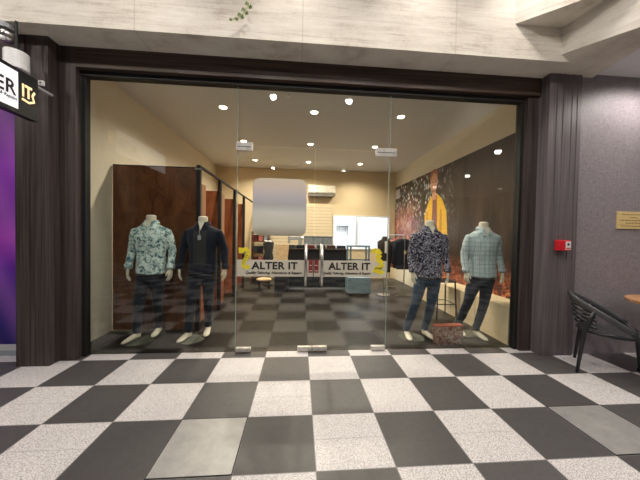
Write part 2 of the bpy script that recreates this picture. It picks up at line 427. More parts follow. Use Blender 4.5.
# ------------------------------------------------------------------ shopfront glass
struct(MB().box(-2.345, -.735, GY-.006, GY+.006, .02, 3.07).build('window_1', M_GLASS), 'left fixed glass pane')
struct(MB().box(1.065, 2.70, GY-.006, GY+.006, .02, 3.07).build('window_2', M_GLASS), 'right fixed glass pane')
struct(MB().box(-.727, 1.057, GY-.006, GY+.006, 2.41, 3.07).build('window_3', M_GLASS), 'glass pane above the doors')
def fin(x, w=.05):
    return MB().box(x-.0025, x+.0025, GY-.006, GY+.014, .02, 3.07)
struct(fin(-.731).build('trim_9', M_GLASSEDGE)); struct(fin(1.061).build('trim_10', M_GLASSEDGE))
def ribbon(pts, w, t=.0025, y=0):
    """flat folded tape in the xz plane; pts: (x,z)"""
    m = MB(); n = len(pts)
    for i in range(n-1):
        a = Vector((pts[i][0], 0, pts[i][1])); b = Vector((pts[i+1][0], 0, pts[i+1][1])); d = (b-a).normalized(); p = Vector((-d.z, 0, d.x))*w/2
        yy = y-(i % 2)*t
        m.prism([a+p+Vector((0, yy, 0)), a-p+Vector((0, yy, 0)), b-p+Vector((0, yy, 0)), b+p+Vector((0, yy, 0))], (0, -t, 0))
    return m
for idx, (dn, x0, x1, hx) in enumerate((('door_1', -.722, .162, .075), ('door_2', .172, 1.052, .262))):
    dr = struct(MB().box(x0, x1, GY-.006, GY+.006, .03, 2.40).build(dn, M_GLASS), ('left', 'right')[idx]+' glass leaf of the double door')
    # handle
    h = MB()
    for s in (-1,):
        h.tube([(hx, GY-.075, .80), (hx, GY-.075, 1.285)], .016, 12)
        for z in (.86, 1.22): h.tube([(hx, GY-.075, z), (hx, GY-.004, z)], .009, 8)
    h.tube([(hx, GY+.075, .80), (hx, GY+.075, 1.285)], .016, 12)
    for z in (.86, 1.22): h.tube([(hx, GY+.075, z), (hx, GY+.004, z)], .009, 8)
    h.build('door_handle', M_STEEL, dr, smooth=True)
    # patch fittings
    sx = x0 if idx == 0 else x1
    a, b = (x0-.02, x0+.165) if idx == 0 else (x1-.165, x1+.09)
    MB().box(a, b, GY-.02, GY+.02, 2.345, 2.44, .004).build('patch_fitting', M_SATIN, dr)
    MB().box(a+.02, b-.02, GY-.024, GY-.019, 2.387, 2.392).build('fitting_seam', M_BLACKMETAL, dr)
    MB().box((x0+.0) if idx == 0 else (x1-.17), (x0+.17) if idx == 0 else x1, GY-.022, GY+.022, .012, .062, .004).build('floor_fitting', M_SATIN, dr)
    MB().box((x1-.17) if idx == 0 else x0, x1 if idx == 0 else (x0+.17), GY-.022, GY+.022, .012, .066, .004).build('lock_fitting', M_SATIN, dr)
    fb = MB().box(x0+.0, x1+.0, GY-.0085, GY-.0065, .898, 1.092).build('frosted_band', M_FROST, dr)
    tx = -.555 if idx == 0 else .345
    text('lettering', 'ALTER IT', .118, M_INK, fb, (tx, GY-.0095, .985), (PI/2, 0, 0), .0008, .0040, 0, 1.05, width=.535 if idx == 0 else .505)
    text('tagline', 'Quality Tailoring, Alterations & Repairs', .04, M_INK, fb, (tx-.065, GY-.0095, .928), (PI/2, 0, 0), .0006, .0016, .3, 1., width=.65 if idx == 0 else .58)
    if idx == 0:
        r = ribbon([(-.70, 1.20), (-.60, 1.215), (-.585, 1.17), (-.655, 1.04), (-.63, 1.0), (-.575, 1.015)], .046, y=GY-.010)
        r.prism([(-.70, GY-.01, 1.165), (-.645, GY-.01, 1.165), (-.645, GY-.01, 1.225), (-.70, GY-.01, 1.235)], (0, -.002, 0))
    else:
        r = ribbon([(.87, 1.20), (.93, 1.225), (.97, 1.17), (.93, 1.12), (1.0, 1.06), (.96, 1.0), (.90, 1.0), (1.0, .95)], .06, y=GY-.010)
        r.prism([(.87, GY-.01, .965), (.98, GY-.01, .925), (1.035, GY-.01, .955), (.94, GY-.01, 1.01)], (0, -.002, 0))
    lg = r.build('tape_measure_logo', M_YELLOW, dr)
    rr = MB()
    base = [(-.652+i*.011, 1.055+i*.022) for i in range(5)] if idx == 0 else [(.915+i*.016, 1.0+(i % 2)*.01) for i in range(6)]
    for (x, z) in base: rr.box(x-.014, x+.014, GY-.0175, GY-.0165, z-.002, z+.002)
    rr.build('tape_marks', M_INK, lg)
    # opening notice, half on each leaf
    a, b = (x1-.052, x1-.004) if idx == 0 else (x0+.004, x0+.056)
    nt = MB().box(a, b, GY-.0125, GY-.0105, .945, 1.10).build('red_notice', M_DKRED, dr)
    t = MB()
    for z in (.965, 1.03): t.box(a+.008, b-.008, GY-.0135, GY-.0126, z, z+.006)
    t.build('notice_print', M_PAPERW, nt)

# blurred poster hanging on the glass
def poster_mat():
    n = NT('soft_printed_poster'); v = n.xyz(n.co('World'))
    z = n.math('DIVIDE', n.math('SUBTRACT', v[2], 1.36), .68)
    c = n.ramp(z, [(0., (.50, .43, .36)), (.18, (.84, .82, .80)), (.42, (.92, .91, .93)), (.56, (.66, .66, .74)), (.70, (.78, .75, .85)), (.86, (.88, .78, .78)), (1., (.86, .80, .74))])
    f = n.noise(n.co('World'), 5, 1)
    c = n.mix(n.math('MULTIPLY', f, .4), c, (.85, .82, .80))
    d = n.n('ShaderNodeBsdfDiffuse'); tl = n.n('ShaderNodeBsdfTranslucent'); n.l(c, d.inputs[0]); n.l(c, tl.inputs[0])
    mx = n.n('ShaderNodeMixShader'); mx.inputs[0].default_value = .45; n.l(d.outputs[0], mx.inputs[1]); n.l(tl.outputs[0], mx.inputs[2]); n.l(mx.outputs[0], n.out.inputs[0]); return n.m
def rounded(x0, x1, z0, z1, r, y, n=8):
    pts = []
    for cx, cz, a0 in ((x1-r, z1-r, 0), (x0+r, z1-r, PI/2), (x0+r, z0+r, PI), (x1-r, z0+r, 1.5*PI)):
        for i in range(n+1):
            a = a0+PI/2*i/n; pts.append((cx+r*math.cos(a), y, cz+r*math.sin(a)))
    return pts
tag(MB().prism(rounded(-.555, .075, 1.375, 2.045, .09, GY+.012), (0, .004, 0)).build('poster', poster_mat()),
    'pale blurred rounded poster on the left glass door above the lettering', 'poster')

# ------------------------------------------------------------------ mannequins
def fold(o, amp, seed, hem=None):
    me = o.data
    for v in me.vertices:
        p = v.co; n = v.normal
        a = noise.noise(Vector((p.x*9+seed, p.y*9, p.z*5))) + .6*noise.noise(Vector((p.x*22+p.z*9, p.y*20+seed, p.z*14+abs(p.x)*18)))
        v.co = p+n*amp*a
def conform(bvh, x, z, off=.003):
    h = bvh.ray_cast(Vector((x, -1, z)), Vector((0, 1, 0)))
    return Vector((x, (h[0].y if h[0] else -.1)-off, z))
def hand_mb(s):
    m = MB()    # local: wrist at origin, hanging down, s=+1 right side of the picture; palm faces inwards
    m.rings([[(rx*math.cos(2*PI*i/12)+cx, ry*math.sin(2*PI*i/12)+cy, z) for i in range(12)] for z, cx, cy, rx, ry in
        ((.05, 0, 0, .022, .026), (0, 0, 0, .018, .026), (-.03, s*.002, -.002, .017, .035), (-.07, s*.003, -.004, .015, .041), (-.095, s*.002, -.004, .012, .038))])
    for k, (dy, ln, r) in enumerate(((-.034, .070, .0085), (-.012, .080, .009), (.011, .075, .0088), (.031, .058, .0078))):
        b = Vector((s*.002, dy, -.088)); c = -s
        m.tube([b+Vector((0, 0, .02)), b, b+Vector((c*.004, 0, -ln*.42)), b+Vector((c*.016, 0, -ln*.74)), b+Vector((c*.030, 0, -ln*.97))], [r, r, r*.96, r*.86, r*.6], 8)
    m.tube([(0, -.022, -.02), (-s*.006, -.045, -.045), (-s*.012, -.055, -.075), (-s*.018, -.056, -.098)], [.013, .012, .010, .007], 8)
    return m
def foot_mb():
    m = MB(); R = []
    for y, z, rx, rz in ((.052, .038, .012, .022), (.04, .04, .029, .036), (.0, .046, .035, .043), (-.05, .04, .037, .037), (-.10, .03, .043, .027), (-.145, .022, .042, .020), (-.18, .017, .030, .014), (-.198, .014, .012, .009)):
        R.append([(rx*math.cos(2*PI*i/14), y, z+rz*math.sin(2*PI*i/14)) for i in range(14)])
    m.rings(R); m.tube([(0, 0, .03), (0, .004, .1), (0, .006, .19)], [.034, .031, .036], 12)
    return m
def mannequin(label, loc, rz, shirt, trou, feet, seed, arms=(0, 0), front_reflection=False, collar_mat=None):
    """feet: two toe targets (x,y) in local coordinates with foot yaw"""
    t = thing('mannequin', label, 'mannequin', loc, rz, None)
    # neck and upper chest: one continuous piece
    b = MB().torso([(1.36, 0, .0, .12, .07), (1.44, 0, .0, .10, .06), (1.50, 0, 0, .066, .06), (1.56, 0, -.003, .06, .058), (1.60, 0, -.005, .06, .058), (1.615, 0, -.005, .052, .05)], 20, 2.)
    b.build('body', M_MANNEQUIN, t, remesh=.008, relax=3)
    MB().cyl(0, -.005, 1.610, 1.617, .040, 20).build('neck_cap', M_GREYP, t)
    # shirt
    m = MB().torso([(.845, 0, .0, .182, .128), (.87, 0, .0, .186, .13), (.98, 0, .0, .178, .12), (1.10, 0, 0, .172, .112), (1.22, 0, -.004, .186, .12), (1.33, 0, -.004, .204, .122),
                    (1.40, 0, 0, .208, .106), (1.445, 0, 0, .178, .088), (1.48, 0, .002, .122, .074), (1.505, 0, .004, .082, .068), (1.52, 0, .004, .074, .066)])
    hands = []
    for s in (-1, 1):
        sp = arms[0 if s < 0 else 1]
        sh_, el, wr = Vector((s*.206, 0, 1.392)), Vector((s*(.266+sp*.5), .025, 1.16)), Vector((s*(.285+sp), -.035, .925))
        m.tube([Vector((s*.13, 0, 1.42)), sh_, sh_.lerp(el, .25)+Vector((s*.004, 0, 0)), sh_.lerp(el, .6), el, el.lerp(wr, .5), wr+Vector((0, 0, .04)), wr],
               [.040, .054, .057, .054, .051, .047, .042, .043], 16)
        hands.append((s, wr))
    so = m.build('shirt', MC[shirt], t, remesh=.0115, relax=5)
    fold(so, .0065, seed)
    for s, wr in hands:
        h = hand_mb(s).build('hand', M_MANNEQUIN, t, remesh=.0036, relax=2)
        h.location = wr+Vector((0, -.004, -.006)); h.rotation_euler = (-.12, 0, -s*.25)
        cf = MB().tube([wr+Vector((0, 0, .045)), wr+Vector((0, -.002, -.012))], [.049, .047], 18, cap=True).build('cuff', MC[shirt], so, smooth=True)
    bvh = BVHTree.FromPolygons([v.co.copy() for v in so.data.vertices], [list(p.vertices) for p in so.data.polygons])
    # placket and buttons
    zs = [.855+i*(1.49-.855)/24 for i in range(25)]
    g = MB(); rows = []
    for z in zs: rows.append([conform(bvh, x, z, o) for x, o in ((-.017, .001), (-.015, .0045), (0, .005), (.015, .0045), (.017, .001))])
    g.rings(rows, close=False); g.build('placket', MC[shirt], so)
    for i in range(7):
        p = conform(bvh, 0, .92+i*.09, .006); MB().tube([p, p+Vector((0, -.003, 0))], .0055, 10).build('button', M_WHITEP if shirt != 'navy' else M_BLACKP, so)
    # collar: stand rising at the back, two pointed wings and the open neck between them
    c = MB(); n = 26; r0, r1, r2_ = [], [], []
    for i in range(n+1):
        a = -PI/2+.42+(2*PI-.84)*i/n; ca, sa = math.cos(a), math.sin(a); fr = max(0, -sa)**2
        r0.append((.074*ca, .004+.070*sa, 1.49)); r1.append((.078*ca, .006+.073*sa, 1.548-fr*.026)); r2_.append((.094*ca, .006+.090*sa, 1.510-fr*.030))
    c.rings([r0, r1, r2_], close=False)
    for s in (-1, 1):
        q = [conform(bvh, s*.014, 1.435, .012), conform(bvh, s*.056, 1.412, .012), conform(bvh, s*.092, 1.462, .012)]
        c.poly([(s*.036, -.068, 1.522), q[0], q[1]]); c.poly([(s*.036, -.068, 1.522), q[1], q[2]]); c.poly([(s*.036, -.068, 1.522), q[2], (s*.072, -.03, 1.535)])
    co = c.build('collar', MC[collar_mat or shirt], so, smooth=False)
    sd_ = co.modifiers.new('t', 'SOLIDIFY'); sd_.thickness = .004; sd_.offset = 1
    v = MB(); v.poly([(-.042, -.067, 1.54), conform(bvh, 0, 1.425, .007), (.042, -.067, 1.54)]); v.build('neck_opening', M_MANNEQUIN, t)
    # chest pocket
    if not front_reflection:
        pk = MB(); pk.rings([[conform(bvh, x, z, .003) for x in (.065, .09, .115, .14)] for z in (1.19, 1.22, 1.26, 1.295)], close=False)
        pk.build('pocket', MC[shirt], so)
    else:
        pk = MB(); pk.rings([[conform(bvh, x, z, .006) for x in (-.085, -.05, -.02, 0, .02, .05, .085)] for z in [.96+.025*i for i in range(20)]], close=False)
        f_ = pk.build('front_panel', MC['charcoal'], so, smooth=True); f_['label'] = 'charcoal grey patch painting a reflection in the glass'  # grey patch stands for a glass reflection over this shirt
        p = conform(bvh, .0, 1.35, .014)
        tg = MB().box(p.x-.02, p.x+.02, p.y-.003, p.y, 1.30, 1.36); tg.box(p.x-.001, p.x+.001, p.y-.002, p.y+.01, 1.36, 1.47)
        tg.build('swing_tag', M_GREYP, so)
    # trousers
    m = MB().torso([(.74, 0, 0, .13, .10), (.80, 0, 0, .168, .118), (.87, 0, 0, .17, .118), (.95, 0, 0, .155, .105)], 24, 2.2)
    fts = []
    for s, (tx, ty, fa) in zip((-1, 1), feet):
        d = Vector((math.sin(fa), -math.cos(fa), 0))          # toe direction
        an = Vector((tx, ty, 0))-d*.198
        hip = Vector((s*.088, 0, .82)); kn = hip.lerp(Vector((an.x, an.y, .1)), .5)+Vector((s*.004, -.035, .02))
        m.tube([hip+Vector((0, 0, .06)), hip, hip.lerp(kn, .5), kn, kn.lerp(Vector((an.x, an.y+.004, .1)), .5), Vector((an.x, an.y+.004, .13)), Vector((an.x, an.y+.004, .085))],
               [.085, .092, .080, .063, .056, .050, .053], 18)
        fts.append((an, fa))
    tr = m.build('trousers', MC[trou], t, remesh=.012, relax=5); fold(tr, .006, seed+5)
    bl = MB().torso([(.825, 0, 0, .176, .124), (.848, 0, 0, .172, .121)], 28).build('belt', M_BLACKP, tr, smooth=True)
    cx = fts[0][0].x+.05; cy = fts[0][0].y
    for an, fa in fts:
        fo = foot_mb().build('foot', M_MANNEQUIN, t, remesh=.006, relax=2)
        fo.location = (an.x, an.y, .008); fo.rotation_euler = (0, 0, fa)
    MB().cyl(cx, cy-.04, 0, .008, .17, 40).build('base_disc', M_BASE, t)
    MB().cyl(fts[0][0].x, fts[0][0].y+.03, .008, .3, .008, 10).build('support_rod', M_STEEL, t)
    return t
M_BASE = simple('dark_glass_base', (.10, .11, .09), .12)
mannequin('headless ivory mannequin in a pale mint floral shirt, first from the left in the window', (-1.945, 3.62, 0), 0, 'floral_mint', 'denim_dark',
          ((-.20, -.27, -.35), (.05, -.06, .10)), 1, (-.02, -.02))
mannequin('headless mannequin in a black shirt with a painted grey reflection on its front beside the wooden fitting rooms', (-1.30, 3.66, 0), 0, 'navy', 'denim_dark',
          ((-.20, -.29, -.3), (.075, -.10, .15)), 11, (.0, .02), True)
mannequin('headless mannequin in a navy shirt with white leafy pattern and blue jeans', (1.765, 3.47, 0), .0, 'floral_navy', 'denim_blue',
          ((-.285, -.13, -.15), (.06, -.12, .25)), 23, (-.045, -.035))
mannequin('headless mannequin in a light blue checked shirt, nearest the right edge of the window', (2.56, 3.50, 0), -.03, 'check_blue', 'denim_dark',
          ((-.25, -.045, -.1), (-.03, -.20, .15)), 31, (-.03, -.02))

# ------------------------------------------------------------------ fitting rooms
fr = thing('fitting_room', 'brown panelled fitting room cubicles along the left wall behind the mannequins', 'fitting room', (-1.43, 3.85, 0))
def fbx(name, mat, *a): return MB().box(*a).build(name, mat, fr)
fbx('front_panel', M_BURL, -1.15, -.04, 0, .03, .02, 2.30)
fbx('panel_trim', M_BLACKMETAL, -1.15, -.04, -.004, .034, 2.30, 2.315)
for y in (.0, .98, 2.05, 3.0): fbx('post', M_BLACKMETAL, -.035, .02, y-.01, y+.045, 0, 2.34)
for y in (.98, 2.05, 3.0): fbx('divider', M_REDWOOD, -1.15, -.04, y, y+.03, .08, 2.14)
fbx('top_rail', M_BLACKMETAL, -.02, .012, 0, 4.3, 2.32, 2.35)
for y in (.06, 1.05, 2.12):
    dd = MB().box(-.02, .006, y, y+.2, .1, 2.1).build('door_panel', M_REDWOOD, fr)
MB().tube([(.03, -.012, 2.29), (-.05, -.012, 2.29)], .012, 10).build('rail_bracket', M_STEEL, fr)

# ------------------------------------------------------------------ back wall
sw = MB().box(-1.42, 1.04, 8.375, 8.4, .45, 2.33)
slw = thing('slatwall_panel', 'yellow grooved slatwall board on the back wall behind the counter', 'wall panel', (-.2, 8.388, .45))
s_ = MB(); k = 0; z = 0.
while z < 1.86: s_.box(-1.2, 1.22, -.012, .01, z, z+.093); z += .1
s_.build('boards', M_SLAT, slw)
MB().box(-1.2, 1.22, -.006, .010, 0, 1.88).build('backing', simple('slat_groove', (.25, .17, .09), .8), slw)
ac = thing('air_conditioner', 'white wall mounted air conditioner high on the back wall', 'air conditioner', (.66, 8.40, 2.62))
body = MB().rings([[(x, y, z) for y, z in ((0, 0), (-.16, 0), (-.23, .07), (-.235, .26), (-.2, .31), (0, .31))] for x in (-.42, .42)]).build('body', M_CREAMP if False else simple('cream_plastic', (.80, .76, .66), .4), ac)
MB().box(-.39, .39, -.20, -.05, -.012, .002).build('air_vent', M_GREYP, ac)
MB().box(-.41, .41, -.239, -.234, .085, .09).build('cover_seam', M_GREYP, ac)

# ------------------------------------------------------------------ counter and things on it
ct = thing('sales_counter', 'long black counter across the middle of the shop', 'counter', (.42, 6.95, 0))
MB().box(-.76, .80, -.3, .3, .06, 1.0, .006).build('body', M_BLACKP, ct)
MB().box(-.79, .83, -.33, .33, 1.0, 1.035, .004).build('worktop', simple('dark_brown_top', (.03, .018, .014), .4), ct)
MB().box(-.74, .78, -.28, .28, 0, .06).build('plinth', M_GREYP, ct)
# folded garments on the counter
cols = [('black', M_BLACKP), ('navy', MC['navy']), ('dark red', simple('maroon_cloth', (.10, .015, .015), .9)), ('charcoal', MC['charcoal']), ('brown', simple('brown_cloth', (.06, .03, .02), .9))]
for i, x in enumerate((-.22, .03, .28, .56, .82, 1.08)):
    nm, mt = cols[i % 5]
    m = MB()
    for k in range(3): m.box(x-.11, x+.11, 6.70, 6.94, 1.0355+.028*k, 1.062+.028*k, .01)
    tag(m.build('folded_garment', mt), ['folded black garment at the left end of the counter', 'folded navy garment on the counter left of the display case', 'folded maroon garment on the counter in front of the display case',
        'folded charcoal garment on the counter right of the display case', 'folded brown garment on the counter near its right end', 'folded black garment at the right end of the counter'][i], 'garment', 'folded garments on the counter')
dc = thing('display_case', 'grey glass topped display case on the counter under the air conditioner', 'display case', (.50, 7.12, 1.035))
MB().box(-.40, .40, -.1, .12, 0, .10, .004).build('base', M_GREYP, dc)
MB().box(-.38, .38, -.098, .1, .10, .30).build('glass_box', simple('smoky_glass', (.22, .25, .27), .15), dc)
MB().box(-.41, .41, -.11, .12, .30, .33, .004).build('lid', M_SATIN, dc)
for x in (-.38, -.13, .12, .37): MB().box(x-.008, x+.008, -.106, -.098, .10, .30).build('frame_bar', M_STEEL, dc)
for i in range(7): MB().box(-.34+i*.1, -.28+i*.1, -.106, -.098, .02, .075).build('price_card', M_PAPERW, dc)
sm = thing('sewing_machine', 'black sewing machine on the left end of the counter', 'sewing machine', (-.13, 7.13, 1.035), .1)
MB().box(-.2, .2, -.08, .08, 0, .05, .008).build('bed', M_BLACKP, sm)
MB().box(.1, .19, -.06, .06, .05, .30, .012).box(-.19, .19, -.05, .05, .2, .30, .012).box(-.19, -.12, -.045, .045, .12, .2, .008).build('arm', M_GREYP, sm)
MB().tube([(.19, 0, .24), (.215, 0, .24)], .05, 16).build('hand_wheel', M_STEEL, sm)
MB().tube([(-.155, 0, .12), (-.155, 0, .055)], .004, 6).build('needle', M_STEEL, sm)
# paper carrier bag on a stool height plinth
bg = thing('paper_bag', 'tan paper carrier bag standing in front of the left end of the counter', 'bag', (-.42, 6.45, .0))
m = MB().rings([[(x*w, y*d, z) for x, y in ((-1, -1), (1, -1), (1, 1), (-1, 1))] for z, w, d in ((.62, .12, .06), (1.13, .16, .075))], cap=False); m.build('bag_body', M_CARD, bg)
MB().box(-.12, .12, -.06, .06, .61, .625).build('bag_bottom', M_CARD, bg)
MB().tube([(-.06, -.075, 1.12), (-.05, -.075, 1.19), (.05, -.075, 1.19), (.06, -.075, 1.12)], .006, 6).build('bag_handle', M_CARD, bg)
MB().box(-.17, .17, -.12, .12, .0, .6, .004).build('pedestal', M_BLACKP, bg)
# dress form with a grey waistcoat and white bow
df = thing('dress_form', 'small dress form in a dark waistcoat with a white bow, left of the paper bag', 'dress form', (-.84, 7.2, 0))
MB().torso([(.62, 0, 0, .12, .09), (.75, 0, 0, .135, .1), (.9, 0, 0, .11, .085), (1.05, 0, 0, .14, .1), (1.15, 0, 0, .15, .09), (1.2, 0, 0, .08, .06), (1.26, 0, 0, .045, .045)], 20).build('torso', MC['charcoal'], df, smooth=True)
m = MB().ball((-.05, -.095, 1.19), .05, .02, .03, 12); m.ball((.05, -.095, 1.19), .05, .02, .03, 12); m.ball((0, -.1, 1.19), .018, .02, .018, 10)
m.build('bow', M_PAPERW, df, smooth=True)
MB().cyl(0, 0, .02, .63, .015, 10).build('stand_pole', M_BLACKMETAL, df)
MB().cyl(0, 0, 0, .02, .14, 24).build('stand_base', M_BLACKMETAL, df)
# tan tray on the floor
ty = thing('low_footstool', 'low tan footstool on the floor below the frosted band of the left door', 'footstool', (-.88, 6.72, 0))
MB().ball((0, 0, .235), .20, .13, .055, 20).build('cushion', M_CARD, ty, smooth=True)
for x, y in ((-.12, -.06), (.12, -.06), (-.12, .06), (.12, .06)): MB().cyl(x, y, 0, .215, .014, 8).build('leg', M_BLACKMETAL, ty)
# shelving beside the fitting rooms
su = thing('shelving_unit', 'brown shelving unit with dark stock between fitting rooms and counter', 'shelving', (-1.15, 8.0, 0))
for x in (-.26, .24): MB().box(x, x+.02, -.18, .18, 0, 1.45).build('side_panel', M_BURL, su)
for z in (.1, .45, .8, 1.15, 1.43): MB().box(-.24, .24, -.18, .18, z, z+.02).build('shelf', M_BURL, su)
gi = 0
for z, h_ in ((.12, .2), (.47, .22), (.82, .2), (1.17, .18)):
    for x in (-.15, 0., .15):
        mt = [MC['charcoal'], MC['navy'], M_CARD, cols[2][1], MC['pink'], M_GREYP][gi % 6]
        zz = ['bottom', 'second', 'third', 'top'][int((z-.12)/.35+.5)]; xx = {-.15: 'left', 0.: 'middle', .15: 'right'}[x]
        nm = ['charcoal', 'navy', 'tan', 'maroon', 'rust pink', 'grey'][gi % 6]
        tag(MB().box(-1.15+x-.06, -1.15+x+.06, 7.84, 8.1, z, z+h_, .012).build('fabric_stack', mt),
            '%s fabric stack on the %s shelf, %s column, beside the fitting rooms' % (nm, zz, xx), 'fabric', 'fabric stacks in the shelving unit'); gi += 1

# pale blue steel trolley
tr = thing('garment_trolley', 'pale blue steel trolley frame with a box base behind the right glass door', 'trolley', (1.40, 6.15, 0))
for x in (-.27, -.19, .18, .25):
    MB().box(x-.018, x+.018, -.02, .02, .05, 1.13).build('upright', M_BLUE, tr)
MB().box(-.29, .27, -.02, .02, 1.12, 1.155).build('top_bar', M_BLUE, tr)
MB().box(-.29, .27, -.02, .02, .80, .83).build('middle_bar', M_BLUE, tr)
MB().box(-.27, .26, -.2, .2, .05, .42, .01).build('box_base', M_BLUE, tr)
for x in (-.22, .21):
    for y in (-.15, .15): MB().tube([(x-.012, y, .028), (x+.012, y, .028)], .028, 12).build('caster', M_BLACKP, tr)
# garment rack by the banner
gr = thing('garment_rail', 'chrome garment rail at the back right beside the banner wall', 'clothes rail', (2.42, 6.4, 0))
for y in (-.5, .5):
    MB().tube([(0, y, .02), (0, y, 1.42)], .013, 10).build('upright', M_STEEL, gr)
    MB().box(-.2, .2, y-.015, y+.015, 0, .03).build('foot', M_STEEL, gr)
MB().tube([(0, -.52, 1.42), (0, .52, 1.42)], .013, 10).build('rail', M_STEEL, gr)
specs = [('black jacket with a white tag on the near end of the chrome rail', MC['navy'], -.46), ('charcoal jacket hanging second on the chrome rail', MC['charcoal'], -.26),
         ('rust pink patterned shirt hanging in the middle of the chrome rail', MC['pink'], -.06), ('dark leafy shirt hanging fourth on the chrome rail', MC['floral_navy'], .14), ('black jacket at the far end of the chrome rail', MC['navy'], .34)]
for i, (lb, mt, dy) in enumerate(specs):
    g = thing('hanging_garment', lb, 'garment', (2.42, 6.4+dy, 1.40), 0, 'garments on the chrome rail')
    m = MB().torso([(-.78, 0, 0, .19, .045), (-.5, 0, 0, .18, .045), (-.25, 0, 0, .20, .05), (-.13, 0, 0, .20, .04), (-.07, 0, 0, .07, .03)], 18)
    for s in (-1, 1): m.tube([(s*.17, 0, -.13), (s*.235, 0, -.35), (s*.25, 0, -.66)], [.045, .045, .036], 10)
    m.build('cloth_body', mt, g, remesh=.014, relax=3)
    MB().tube([(-.19, 0, -.13), (0, 0, -.055), (0, 0, -.01), (.02, 0, .015), (0, 0, .03)], .004, 6).build('hanger', M_STEEL, g)
    if i == 0: MB().box(-.02, .03, -.056, -.052, -.42, -.34).build('swing_tag', M_CARD, g)
# dressed bust in dark suit
bu = thing('suit_bust', 'dark suited bust form beside the right edge of the frosted band', 'dress form', (1.98, 6.0, 0))
MB().torso([(.55, 0, 0, .14, .1), (.8, 0, 0, .15, .1), (1.0, 0, 0, .14, .1), (1.15, 0, 0, .17, .1), (1.26, 0, 0, .17, .09), (1.31, 0, 0, .08, .06), (1.38, 0, 0, .05, .05)], 20).build('jacket', simple('dark_brown_suit', (.02, .012, .010), .8), bu, smooth=True)
MB().cyl(0, 0, .02, .56, .015, 10).build('stand_pole', M_STEEL, bu)
MB().cyl(0, 0, 0, .02, .15, 24).build('stand_base', M_STEEL, bu)
MB().box(-.03, .03, -.108, -.09, 1.0, 1.27).build('shirt_front', M_PAPERW, bu)

# ------------------------------------------------------------------ right wall banner and cabinet
def banner_mat():
    n = NT('printed_banner'); w = n.co('World'); P = n.xyz(w)
    base = n.ramp(n.noise(n.co('World', (1, 2.2, .5)), 1.6, 4, .6), [(.35, (.028, .017, .013)), (.7, (.085, .055, .042))])
    # confetti: small bright flecks over the far half of the print
    wv = n.co('World', (1, 1, .55))
    cell = n.n('ShaderNodeTexVoronoi', voronoi_dimensions='2D'); cv = n.n('ShaderNodeCombineXYZ'); n.l(P[1], cv.inputs[0]); n.l(n.math('MULTIPLY', P[2], .8), cv.inputs[1])
    n.l(cv.outputs[0], cell.inputs['Vector']); cell.inputs['Scale'].default_value = 10
    fleck = n.math('LESS_THAN', cell.outputs[0], .33)
    far = n.ramp(n.math('DIVIDE', n.math('SUBTRACT', P[1], 4.9), 2.5), [(0., 0.), (.25, .4), (.6, 1.)])
    keep = n.math('GREATER_THAN', n.xyz(cell.outputs[1])[0], .35)
    hz = n.math('GREATER_THAN', P[2], 1.9)
    f = n.math('MULTIPLY', n.math('MULTIPLY', n.math('MULTIPLY', fleck, keep), far), n.math('ADD', n.math('MULTIPLY', hz, .75), .25))
    cc = n.ramp(n.xyz(cell.outputs[1])[1], [(.0, (.55, .58, .60)), (.4, (.20, .36, .32)), (.7, (.68, .66, .62)), (.9, (.45, .35, .5))], 'CONSTANT')
    c = n.mix(f, base, cc)
    # colourful crowd lower and far along the wall
    st = n.noise(n.co('World', (1, 3.2, 1.2)), 3.2, 5, .65, .8)
    crowd = n.ramp(st, [(.36, (.02, .015, .03)), (.45, (.45, .08, .03)), (.5, (.08, .05, .14)), (.55, (.75, .32, .06)), (.64, (.30, .28, .42))])
    m1 = n.ramp(n.math('DIVIDE', n.math('SUBTRACT', P[1], 6.4), .8), [(0., 0.), (1., 1.)])
    m2 = n.ramp(n.math('DIVIDE', n.math('SUBTRACT', 2.5, P[2]), .6), [(0., 0.), (1., 1.)])
    c = n.mix(n.math('MULTIPLY', n.math('MULTIPLY', m1, m2), .9), c, crowd)
    # orange and red motif just above the cabinet
    mo = n.ramp(n.noise(n.co('World', (1, 2, 2)), 5, 5, .7, 1.), [(.44, (.05, .012, .01)), (.52, (.35, .06, .025)), (.60, (.65, .26, .08))])
    m3 = n.ramp(n.math('DIVIDE', n.math('SUBTRACT', 1.05, P[2]), .5), [(0., 0.), (1., 1.)])
    c = n.mix(n.math('MULTIPLY', m3, .9), c, mo)
    return n.pbr(c, .42, spec=.4)
M_BANNER = banner_mat()
bn = thing('wall_banner', 'large dark printed banner covering the right wall with a performer in a yellow jacket', 'banner', (3.085, 6.0, 0))
X = 3.085; Y0 = 6.0
def flat(name, pts, mat, off, parent=bn):
    """pts (y,z) in the world on the wall print"""
    return MB().prism([(-off, y-Y0, z) for y, z in pts], (-.0015, 0, 0)).build(name, mat, parent)
flat('print', [(3.2, .5), (8.38, .5), (8.38, 2.96), (6.0, 2.94), (3.2, 2.92)], M_BANNER, 0)
PR = {k: simple('print_'+k, c, .5) for k, c in dict(yellow=(.80, .46, .03), skin=(.60, .30, .17), hair=(.32, .10, .04), shirt=(.26, .10, .07), dark=(.02, .015, .015), shade=(.50, .26, .02), white=(.62, .6, .62), orange=(.7, .3, .06)).items()}
ell = lambda cy, cz, ry, rz, n=20: [(cy+ry*math.cos(2*PI*i/n), cz+rz*math.sin(2*PI*i/n)) for i in range(n)]
flat('performer_jacket', [(6.32, 1.30), (6.32, 1.90), (6.20, 2.15), (6.05, 2.32), (5.95, 2.36), (5.75, 2.36), (5.55, 2.24), (5.36, 1.95), (5.28, 1.30)], PR['yellow'], .002)
flat('performer_shirt', [(5.98, 1.3), (5.94, 2.34), (5.76, 2.34), (5.70, 1.3)], PR['shirt'], .004)
